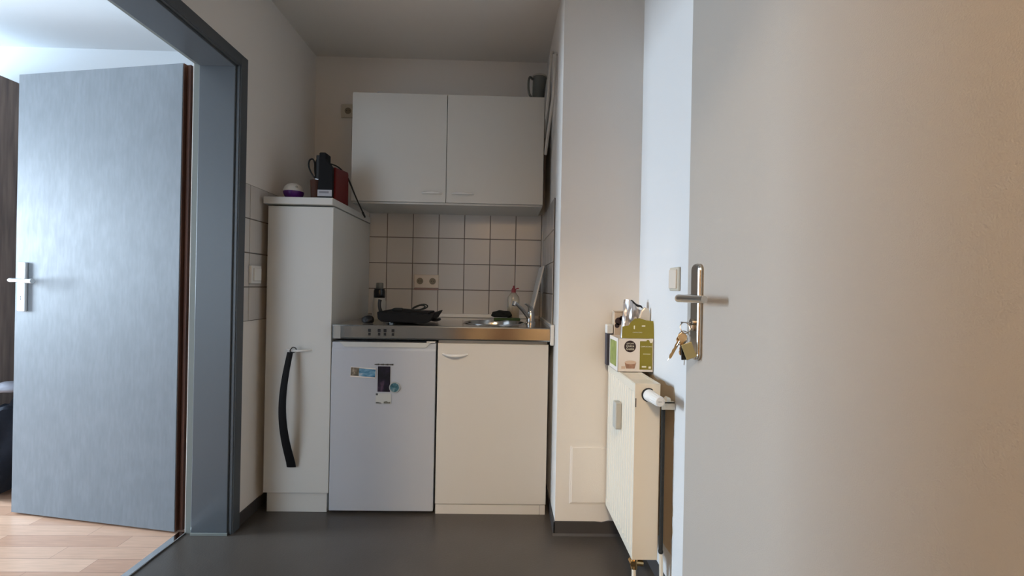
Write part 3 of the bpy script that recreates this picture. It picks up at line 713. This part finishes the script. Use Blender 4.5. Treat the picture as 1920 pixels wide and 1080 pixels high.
t = thing('kitchen_timer', 'small round timer, white above and purple below, on the tall cabinet', 'timer', (-1.020, 2.165, ZTC))
c = (-1.009, 2.165, ZTC + .0435)
P(MB().ball(c, .0455, .0455, .043, zmin=0.02), 'upper_shell', M['white'], t)
P(MB().ball(c, .0458, .0458, .043, zmin=-.99, zmax=0.02), 'lower_shell', M['purple'], t)
P(MB().ball((-0.981, 2.133, ZTC + .062), .006, .004, .006, seg=12), 'button', M['radgrey'], t)
t.rotation_euler = (0, 0, 0)

# on the wall cabinet
o = MB().lathe([(0, 0.0), (.043, 0), (.045, .006), (.038, .022), (.020, .044), (.008, .052), (0, .053)], 28, 0, Matrix.Translation((-0.672, 2.42, 2.0405))).build('upturned_bowl', M['white'])
tag(o, 'small white upturned bowl on top of the left half of the wall cabinet', 'bowl')
t = thing('measuring_jug', 'smoky grey plastic jug on the right end of the wall cabinet', 'jug', (0.165, 2.42, 2.041))
T0 = Matrix.Translation((0.172, 2.43, 2.0405)) @ Matrix.Rotation(math.radians(3), 4, 'Y')
P(MB().lathe([(0, 0.001), (.031, .001), (.038, .150), (.0385, .156), (.0355, .156), (.029, .006), (0, .006)], 28, 0, T0), 'body', M['smoke'], t)
P(MB().tube([(0.142, 2.42, 2.18), (0.125, 2.405, 2.185), (0.118, 2.40, 2.15), (0.122, 2.405, 2.10), (0.140, 2.415, 2.075)], .006, 8), 'handle', M['smoke'], t)
P(MB().lathe([(.038, .152), (.041, .154), (.041, .160), (.036, .160)], 28, 0, T0), 'rim', M['radgrey'], t)

# white double bar on the niche wall
t = thing('bent_wall_bracket', 'pair of bent white bars on the niche wall right of the wall cabinet', 'bracket', (0.23, 2.2, 1.9))
for pts in ([(0.2265, 2.28, 2.252), (0.220, 2.28, 2.142), (0.2145, 2.28, 2.025), (0.2095, 2.31, 1.95), (0.2095, 2.40, 1.86)],
            [(0.2310, 2.14, 2.170), (0.2285, 2.14, 2.075), (0.2240, 2.14, 1.960), (0.217, 2.17, 1.895), (0.212, 2.24, 1.82), (0.2100, 2.33, 1.75)]):
    P(MB().tube([(0.2380, pts[0][1], pts[0][2] + .004)] + pts, .0078, 10, smooth=False), 'bar', M['barwhite'], t)

# ------------------------------------------------------------------ fridge magnets
yf = YF
t = thing('fridge_magnet', 'landscape magnet with a blue sea picture, left on the fridge door', 'magnet', (-0.632, yf - .002, 0.648), 0, 'magnets on the fridge door')
Tm = Matrix.Translation((-0.632, 0, 0.648)) @ Matrix.Rotation(math.radians(3.5), 4, 'Y')
def picture(fn_name, cols, scale):
    mt = bpy.data.materials.new(fn_name); mt.use_nodes = True; nt = mt.node_tree; b_ = nt.nodes['Principled BSDF']; b_.inputs['Roughness'].default_value = .3
    tc = nt.nodes.new('ShaderNodeTexCoord'); mp = nt.nodes.new('ShaderNodeMapping'); mp.inputs['Scale'].default_value = scale; mp.inputs['Location'].default_value = (.0, 0, 0)
    n = nt.nodes.new('ShaderNodeTexNoise'); n.inputs['Scale'].default_value = 1; n.inputs['Detail'].default_value = 3
    r = nt.nodes.new('ShaderNodeValToRGB'); els = r.color_ramp.elements
    nt.links.new(tc.outputs['Object'], mp.inputs['Vector']); nt.links.new(mp.outputs['Vector'], n.inputs['Vector']); nt.links.new(n.outputs['Fac'], r.inputs['Fac']); nt.links.new(r.outputs['Color'], b_.inputs['Base Color'])
    els[0].position = .3; els[1].position = .7; els[0].color = (*cols[0], 1); els[1].color = (*cols[-1], 1)
    for i, c_ in enumerate(cols[1:-1]):
        e = els.new(.3 + .4 * (i + 1) / (len(cols) - 1)); e.color = (*c_, 1)
    return mt
P(MB().box(-.058, .058, yf - .003, yf - .0005, -.023, .023, .001, T=Tm), 'card', M['card'], t)
P(MB().box(-.019, .056, yf - .0036, yf - .0029, -.017, .019, T=Tm), 'sea_picture', picture('sea_print', [(.02, .08, .13), (.07, .22, .36), (.18, .36, .5), (.45, .52, .58)], (25, 1, 70)), t)
P(MB().box(-.056, -.019, yf - .0036, yf - .0029, -.017, .021, T=Tm), 'coast_picture', picture('coast_print', [(.05, .05, .03), (.16, .13, .09), (.40, .33, .25)], (60, 1, 60)), t)
t = thing('fridge_magnet', 'tall black magnet with a lettering strip on top, centre of the fridge door', 'magnet', (-0.534, yf - .002, 0.62), 0, 'magnets on the fridge door')
P(MB().box(-0.5655, -0.5085, yf - .003, yf - .0005, 0.5615, 0.678, .001), 'card', picture('night_print', [(.006, .006, .010), (.010, .010, .014), (.02, .014, .03), (.10, .06, .10)], (30, 1, 18)), t)
# the lettering is illegible in the photograph: a ragged dark script line
b = MB(); xx = -0.581
for i in range(12):
    hgt = .0045 + .003 * ((i * 7) % 3) / 2; b.box(xx, xx + .0058, yf - .0028, yf - .0005, 0.6862 - hgt * .4, 0.6862 + hgt * .6, .0006); xx += .0072
b.box(-0.581, -0.494, yf - .0022, yf - .0005, 0.6845, 0.6875)
P(b, 'lettering_strip', mat('grey_lettering', (0.07, 0.07, 0.065), .5), t)
t = thing('fridge_magnet', 'round magnet with a blue-green picture and pale rim on the fridge door', 'magnet', (-0.485, yf - .003, 0.583), 0, 'magnets on the fridge door')
P(MB().cyl((-0.487, yf - .0008, 0.583), (-0.487, yf - .0068, 0.583), .0255, .0245, 28), 'rim', mat('pale_rim', (.42, .45, .45), .4), t)
P(MB().cyl((-0.487, yf - .0066, 0.583), (-0.487, yf - .0074, 0.583), .0205, .0205, 28), 'picture', picture('round_print', [(.02, .05, .07), (.05, .16, .2), (.25, .36, .4)], (60, 1, 60)), t)
t = thing('fridge_magnet', 'small square pale paper magnet at the bottom of the group on the fridge', 'magnet', (-0.538, yf - .001, 0.529), 0, 'magnets on the fridge door')
P(MB().box(-0.573, -0.502, yf - .002, yf - .0005, 0.506, 0.5545, .0005), 'card', mat('pale_card', (.56, .58, .56), .5), t)
b = MB(); b.box(-0.5725, -0.563, yf - .0026, yf - .0018, 0.545, 0.554)
P(b, 'corner_mark', mat('grey_print', (.10, .11, .11), .5), t)
b = MB(); b.prism([(-.572, .508), (-.546, .508), (-.546, .510), (-.553, .512), (-.563, .514), (-.572, .5135)], lambda x, z, y: Vector((x, y, z)), yf - .0026, yf - .0018)
P(b, 'print_line', mat('grey_print', (.10, .11, .11), .5), t)
b = MB(); b.prism([(-.536, .508), (-.506, .508), (-.506, .516), (-.514, .514), (-.524, .519), (-.536, .516)], lambda x, z, y: Vector((x, y, z)), yf - .0026, yf - .0018)
P(b, 'print_line', mat('grey_print', (.16, .16, .13), .5), t)

# ------------------------------------------------------------------ radiator
t = thing('radiator', 'cream panel radiator with thermostat valve on the right wall', 'radiator', (0.50, 1.70, 0.136))
rx0, rx1, ry0, ry1, rz0, rz1 = 0.4526, 0.541, 1.504, 1.893, 0.137, 0.735
# ribbed front panel: outline in (y, x), extruded up
poly = []; n = 12; pitch = (ry1 - ry0 - .03) / n
poly.append((ry0 + .006, rx0 + .004))
for i in range(n):
    y = ry0 + .015 + i * pitch
    poly += [(y, rx0 + .003), (y + pitch * .18, rx0 + .003), (y + pitch * .30, rx0 - .0005), (y + pitch * .82, rx0 - .0005), (y + pitch * .94, rx0 + .003)]
poly.append((ry1 - .006, rx0 + .004)); poly += [(ry1 - .006, rx0 + .014), (ry0 + .006, rx0 + .014)]
b = MB(); b.prism(poly, lambda y, x, z: Vector((x, y, z)), rz0 + .03, rz1 - .03)
b.box(rx0 + .001, rx0 + .014, ry0 + .004, ry1 - .004, rz0, rz0 + .032, .003); b.box(rx0 + .001, rx0 + .014, ry0 + .004, ry1 - .004, rz1 - .034, rz1 - .003, .003)
P(b, 'front_panel', M['rad'], t)
b = MB(); b.box(rx1 - .014, rx1 - .001, ry0 + .006, ry1 - .006, rz0, rz1 - .004, .003); P(b, 'rear_panel', M['rad'], t)
P(MB().box(rx0 + .002, rx1, ry0, ry0 + .003, rz0 + .001, rz1, .0012).box(rx0 + .0015, rx0 + .004, ry0, ry0 + .012, rz0 + .001, rz1, .001), 'side_cover', M['rad'], t)
P(MB().box(rx0 + .002, rx1, ry1 - .003, ry1, rz0 + .001, rz1, .0012), 'side_cover', M['rad'], t)
b = MB()
b.box(rx0 + .002, rx0 + .014, ry0, ry1, rz1 - .003, rz1, .001); b.box(rx1 - .014, rx1, ry0, ry1, rz1 - .003, rz1, .001)
k = ry0 + .004
while k < ry1 - .01:
    b.box(rx0 + .012, rx1 - .012, k, k + .005, rz1 - .006, rz1 - .001, .0008); k += .0085
b.box(rx0 + .012, rx1 - .012, ry0 + .003, ry0 + .07, rz1 - .004, rz1 - .0006)
P(b, 'top_grille', M['rad'], t)
P(MB().box(0.428, rx0, 1.655, 1.698, 0.530, 0.630, .005, 3), 'heat_meter', M['radgrey'], t)
P(MB().box(rx0 + .0035, rx0 + .0065, ry0 - .0006, ry0 + .002, 0.655, 0.685), 'slot', M['black'], t)
vd = Vector((0.012, -0.086, -0.003)).normalized(); v0 = Vector((0.500, 1.5035, 0.697))
Tq = Matrix.Translation(v0) @ vd.to_track_quat('Z', 'Y').to_matrix().to_4x4()
b = MB(); b.lathe([(0, 0), (.019, 0), (.020, .003), (.020, .018), (.0185, .024), (.0185, .030), (.0172, .036), (.0165, .078), (.0155, .083), (.0135, .084), (.0132, .082), (0, .082)], 32, 0, Tq)
for i in range(16):
    a = 2 * PI * i / 16; p = Tq @ Vector((.0168 * math.cos(a), .0168 * math.sin(a), .040)); q = Tq @ Vector((.0162 * math.cos(a), .0162 * math.sin(a), .076)); b.cyl(p, q, .0014, .0012, 6)
th = P(b, 'thermostat_head', M['white'], t)
P(MB().lathe([(.020, -.004), (.0235, -.004), (.0235, .001), (.020, .001)], 32, 0, Tq), 'valve_opening', M['black'], t)
o = P(MB().box(-.006, .006, -.0012, .0012, .0822, .0832, T=Tq), 'dial_mark', M['radgrey'], t)
b = MB(); b.cyl((0.537, 1.45, 0.695), (0.556, 1.47, 0.690), .008, .008, 14); b.box(0.540, 0.584, 1.485, 1.50, 0.672, 0.680, .002); b.box(0.540, 0.584, 1.485, 1.489, 0.652, 0.680, .0015)
b.cyl((0.555, 1.482, 0.667), (0.555, 1.49, 0.667), .007, .007, 14); b.cyl((0.556, 1.47, 0.690), (0.556, 1.495, 0.690), .006, .006, 12)
P(b, 'wall_bracket', M['rad'], t)
P(MB().tube([(0.549, 1.500, 0.672), (0.550, 1.500, 0.640), (0.5505, 1.500, 0.40), (0.5505, 1.500, 0.175)], [.0085, .0068, .0066, .0070], 12).ball((0.5505, 1.500, 0.170), .0085, .0085, .010, seg=14), 'dark_slot_tube', M['rubber'], t)  # black tube in place of the dark slot along the rear edge
P(MB().tube([(0.5505, 1.500, 0.165), (0.553, 1.500, 0.12), (0.556, 1.502, 0.0)], .0065, 12), 'lower_pipe', M['rad'], t)
P(MB().cyl((0.470, 1.53, 0.140), (0.470, 1.53, 0.095), .013, .012, 16).cyl((0.470, 1.53, 0.115), (0.500, 1.53, 0.112), .011, .010, 16).cyl((0.462, 1.515, 0.118), (0.462, 1.54, 0.118), .010, .010, 6), 'return_valve', M['brass'], t)
P(MB().cyl((0.470, 1.53, 0.097), (0.470, 1.53, 0.0), .0075, .0075, 14), 'return_pipe', M['rad'], t)

# ------------------------------------------------------------------ packs on the radiator
t = thing('coffee_pod_box', 'open green and white coffee capsule box with raised flap on the radiator', 'box', (0.515, 1.775, rz1))
bx0, bx1, by0, by1, bz0, bz1 = 0.447, 0.584, 1.708, 1.842, rz1 + .001, 0.864
th_ = .0012
b = MB()
b.box(bx0, bx1, by0, by0 + th_, bz0, bz1); b.box(bx0, bx1, by1 - th_, by1, bz0, bz1); b.box(bx0, bx0 + th_, by0, by1, bz0, bz1); b.box(bx1 - th_, bx1, by0, by1, bz0, bz1); b.box(bx0, bx1, by0, by1, bz0, bz0 + th_)
P(b, 'carton', M['card'], t)
def zz_(py): return 0.864 + (634.5 - py) * .002035
def xx_(px): return 0.455 + (px - 1160) * .00196
flap = [(1163, 634), (1165, 612), (1177, 610), (1183, 602), (1190, 597), (1199, 596), (1212, 600), (1226, 601), (1227.5, 612), (1226.5, 634)]
P(MB().prism([(xx_(a), zz_(c_)) for a, c_ in flap], lambda x, z, d: Vector((x, d + (z - .864) * .12, z)), by0 + .001, by0 + .0025), 'lid_flap', M['olive_box'], t)
fy = by0 - .0002
P(MB().box(0.5315, 0.5805, fy - .0006, fy, 0.746, 0.855), 'green_panel', M['olive_box'], t)
P(MB().cyl((0.4935, fy, 0.834), (0.4935, fy - .0007, 0.834), .0225, .0225, 40), 'round_logo', M['brown'], t)
for body, dz, sz in (('NESCAFÉ', .0110, .0068), ('Dolce', .0015, .0125), ('Gusto', -.0095, .0125)):
    text('logo_text', body, sz, M['textw'], t, Matrix.Translation(-Vector(t.location)) @ face_cam(0.4935, fy - .0012, 0.834 + dz))
P(MB().prism([(0.479, 0.749), (0.512, 0.749), (0.518, 0.772), (0.474, 0.772)], lambda x, z, d: Vector((x, d, z)), fy - .0006, fy), 'cup_print', M['coffee'], t)
P(MB().prism([(0.474 + .022 + .022 * math.cos(a), 0.773 + .007 * math.sin(a)) for a in [2 * PI * i / 24 for i in range(24)]], lambda x, z, d: Vector((x, d, z)), fy - .0008, fy), 'foam_print', M['foam'], t)
P(MB().box(0.461, 0.476, fy - .0005, fy, 0.748, 0.758), 'pastry_print', M['foam'], t)
text('variety_text', 'CAPPUCCINO', .0068, M['textw'], t, Matrix.Translation(-Vector(t.location)) @ face_cam(0.556, fy - .0012, 0.834))
text('variety_text', 'CAPPUCCINO', .0058, M['textw'], t, Matrix.Translation(-Vector(t.location)) @ face_cam(0.5215, by0 + .0012, 0.888))
for q in ((0.508, 0.512, 0.900, 0.914), (0.539, 0.552, 0.910, 0.915)):
    P(MB().box(q[0], q[1], by0 + .003, by0 + .0065, q[2], q[3], .001), 'flap_print', M['textw'], t)
for q in ((0.540, 0.557, 0.754, 0.760), (0.566, 0.575, 0.750, 0.758), (0.544, 0.572, 0.805, 0.8065)):
    P(MB().box(q[0], q[1], fy - .001, fy, q[2], q[3]), 'panel_print', M['textw'], t)
P(MB().cyl((0.562, fy, 0.854), (0.562, fy - .0012, 0.854), .006, .006, 16), 'seal_print', M['olive_box'], t)
P(MB().cyl((0.574, fy, 0.854), (0.574, fy - .0012, 0.854), .0055, .0055, 16), 'seal_print', M['textw'], t)
P(MB().box(bx0 - .0006, bx0, by0 + .022, by1 - .012, 0.752, 0.850), 'side_panel', M['green_box'], t)

def foil_bag():
    bm = bmesh.new(); nu, nv = 26, 20
    g = {}
    for side in (0, 1):
        for i in range(nu + 1):
            for j in range(nv + 1):
                u, v = i / nu, j / nv
                xl = 0.4600 + 0.030 * v; xr = 0.578 - 0.010 * v
                x = xl + (xr - xl) * u
                top = 1.012 - 0.030 * max(0.0, min(1.0, (u - .30) / .35)) - .022 * max(0.0, (u - .65) / .35)
                z = 0.745 + v * (top - 0.745)
                th = (0.034 * math.sin(PI * u) ** .6 * (1 - v) ** .6 + .0025) * (1 if side else -1)
                nn = abs(noise.noise(Vector((u * 3.2 + 2, v * 3.6, 3.1)))) * .040 + noise.noise(Vector((u * 8, v * 7, 1.1))) * .009
                g[(side, i, j)] = bm.verts.new((x, 1.772 + th + nn * min(1, v * 1.5) + .010 * v, z + noise.noise(Vector((u * 5, 2, 5))) * .006 * v))
    for side in (0, 1):
        for i in range(nu):
            for j in range(nv):
                q = [g[(side, i, j)], g[(side, i + 1, j)], g[(side, i + 1, j + 1)], g[(side, i, j + 1)]]
                bm.faces.new(q if side == 0 else q[::-1])
    for j in range(nv):
        for i in (0, nu): bm.faces.new((g[(0, i, j)], g[(0, i, j + 1)], g[(1, i, j + 1)], g[(1, i, j)]))
    for i in range(nu): bm.faces.new((g[(0, i, 0)], g[(0, i + 1, 0)], g[(1, i + 1, 0)], g[(1, i, 0)]))
    b = MB(); b._merge(bm, 0); return b
t = thing('foil_bag', 'crumpled silver foil bag sticking up out of the coffee capsule box', 'bag', (0.52, 1.775, 0.745))
P(foil_bag(), 'bag', M['foil'], t)
P(MB().tube([(0.514, 1.782, 1.011), (0.523, 1.784, 1.005), (0.533, 1.786, 0.994), (0.545, 1.786, 0.988), (0.556, 1.786, 0.986), (0.563, 1.786, 0.978)], [.0015, .003, .005, .005, .004, .002], 8), 'dark_seam', M['black'], t)
b = MB(); b.prism([(0.520, 0.900), (0.583, 0.900), (0.584, 0.955), (0.578, 0.978), (0.560, 0.985), (0.546, 0.968), (0.535, 0.930)], lambda x, z, d: Vector((x, d, z)), 1.748, 1.760, bev=.005)
P(b, 'rolled_end', M['foil2'], t)

t = thing('coffee_packet', 'beige card packet with a dark print standing at the back of the radiator', 'packet', (0.51, 1.87, rz1))
P(MB().box(0.466, 0.560, 1.848, 1.886, rz1 + .001, 0.958, .002), 'packet', M['kraft'], t)
P(MB().box(0.464, 0.562, 1.846, 1.888, 0.958, 0.962, .001), 'top_fold', M['kraft'], t)
b = MB(); 
for (ax_, az_, rr_) in ((0.485, 0.920, .016), (0.497, 0.932, .010), (0.478, 0.902, .010)):
    b.cyl((ax_, 1.8482, az_), (ax_, 1.8472, az_), rr_, rr_, 20)
P(b, 'dark_print', M['brown'], t)
t = thing('narrow_pack', 'narrow dark pack with a white lid at the far end of the radiator', 'pack', (0.448, 1.87, rz1))
P(MB().box(0.4375, 0.462, 1.852, 1.884, rz1 + .001, 0.868, .002), 'body', mat('dark_blue_pack', (.05, .05, .07), .5), t)
P(MB().box(0.4365, 0.463, 1.851, 1.885, 0.868, 0.905, .003), 'lid', M['white'], t)

# ------------------------------------------------------------------ keys in the entrance door
def on_door2(x, y, z): return d2_mat @ Vector((x, y, z))
d2_mat = Matrix.Translation(d2.location) @ Matrix.Rotation(d2.rotation_euler.z, 4, 'Z')
t = thing('key_bunch', 'bunch of keys with an olive tag hanging from the entrance door lock', 'keys', on_door2(xk, 0.02, 0.93))
P(MB().box(xk - .005, xk + .005, 0.020, 0.030, 0.9705, 0.9728, .0005, T=d2_mat).prism([(0.027, -.010), (0.036, -.0125), (0.043, -.006), (0.043, .006), (0.036, .0125), (0.027, .010)], lambda y, x, z: Vector((xk + x, y, z)), .9705, .9728, T=d2_mat), 'lock_key', M['nickel'], t)
cr = Vector((xk, 0.034, 0.958))
ring = [on_door2(cr.x + .004 * math.sin(a), cr.y + .0125 * math.cos(a), cr.z + .0135 * math.sin(a)) for a in [2 * PI * i / 20 for i in range(20)]]
P(MB().tube(ring, .0014, 8, closed=True, smooth=False), 'key_ring', M['nickel'], t)
cr2 = Vector((xk - .003, 0.038, 0.930))
ring = [on_door2(cr2.x + .010 * math.cos(a), cr2.y + .012 * math.cos(a), cr2.z + .020 * math.sin(a)) for a in [2 * PI * i / 24 for i in range(24)]]
P(MB().tube(ring, .0012, 8, closed=True, smooth=False), 'key_ring', M['nickel'], t)
def key(name, m, base, ang, tilt, L=.030, bow=.0125, yaw=0.0):
    """bow at base, blade pointing down; ang rotates in the view plane"""
    T = Matrix.Translation(on_door2(*base)) @ Matrix.Rotation(yaw, 4, 'Z') @ Matrix.Rotation(ang, 4, 'Y')
    b = MB()
    poly = [(bow * .95 * math.cos(a), bow * math.sin(a)) for a in [2 * PI * i / 8 + PI / 8 for i in range(8)]]
    b.prism(poly, lambda x, z, d: Vector((x, d, z)), -.0011, .0011, T=T, bev=.0004)
    bl = [(-.0038, -bow * .8), (.0038, -bow * .8), (.0038, -bow - L), (0.001, -bow - L - .004), (-.0018, -bow - L)]
    for i in range(5): bl.append((-.0038 + (.0014 if i % 2 else 0), -bow - L + (i + 1) * L / 6.5))
    b.prism(bl, lambda x, z, d: Vector((x, d, z)), -.0010, .0010, T=T)
    return P(b, name, m, t)
key('key', M['gold'], (xk + .0, 0.040, 0.934), .14, 0)
key('key', M['brass'], (xk + .006, 0.044, 0.928), .50, 0, L=.042, bow=.010)
key('key', M['nickel'], (xk + .004, 0.034, 0.928), .10, 0, L=.022, bow=.010)
T = Matrix.Translation(on_door2(xk - .014, 0.030, 0.903)) @ Matrix.Rotation(-.38, 4, 'Y')
P(MB().box(-.0135, .0135, -.0022, .0022, -.021, .019, .0015, T=T), 'key_tag', M['olive'], t)
T = Matrix.Translation(on_door2(xk - .004, 0.036, 0.900)) @ Matrix.Rotation(-.05, 4, 'Y')
P(MB().box(-.009, .009, -.0015, .0015, -.022, .016, .001, T=T), 'black_fob', M['black'], t)
P(MB().tube([on_door2(xk + .002, 0.046, 0.925), on_door2(xk + .010, 0.056, 0.900), on_door2(xk + .022, 0.067, 0.872)], [.0014, .0016, .0010], 8).cyl(on_door2(xk, 0.034, 0.893), on_door2(xk + .002, 0.034, 0.864), .0012), 'thin_key', M['nickel'], t)

# ------------------------------------------------------------------ room on the left
t = thing('wardrobe', 'dark brown wood wardrobe standing behind the open grey door', 'wardrobe', (-2.95, 2.2, 0))
P(MB().box(-3.20, -2.618, 2.16, YB - .01, 0.0, 2.08, .003), 'body', M['wood'], t)
P(MB().box(-2.617, -2.600, 2.162, YB - .012, 0.03, 2.092, .002), 'door', M['wood'], t)
o = blob('clothes_heap', (-2.425, 2.27, 0.21), (.125, .15, .24), M['drum'], seed=5, amp=.5, freq=1.9); tag(o, 'heap of dark clothes on the wood floor in front of the wardrobe', 'clothes')
for v in o.data.vertices: v.co.z = max(v.co.z, 0.002)
o = blob('folded_cloth', (-2.41, 2.25, 0.515), (.08, .07, .024), M['greycloth'], seed=2, amp=.3); tag(o, 'small grey cloth lying on top of the dark clothes heap', 'cloth')

# stairwell lamp (behind the camera)
t = thing('ceiling_lamp', 'round glass ceiling lamp in the stairwell', 'lamp', (-0.30, -1.6, 3.0))
P(MB().cyl((-0.30, -1.6, 2.98), (-0.30, -1.6, 3.0), .10, .10, 32), 'base', M['white'], t)
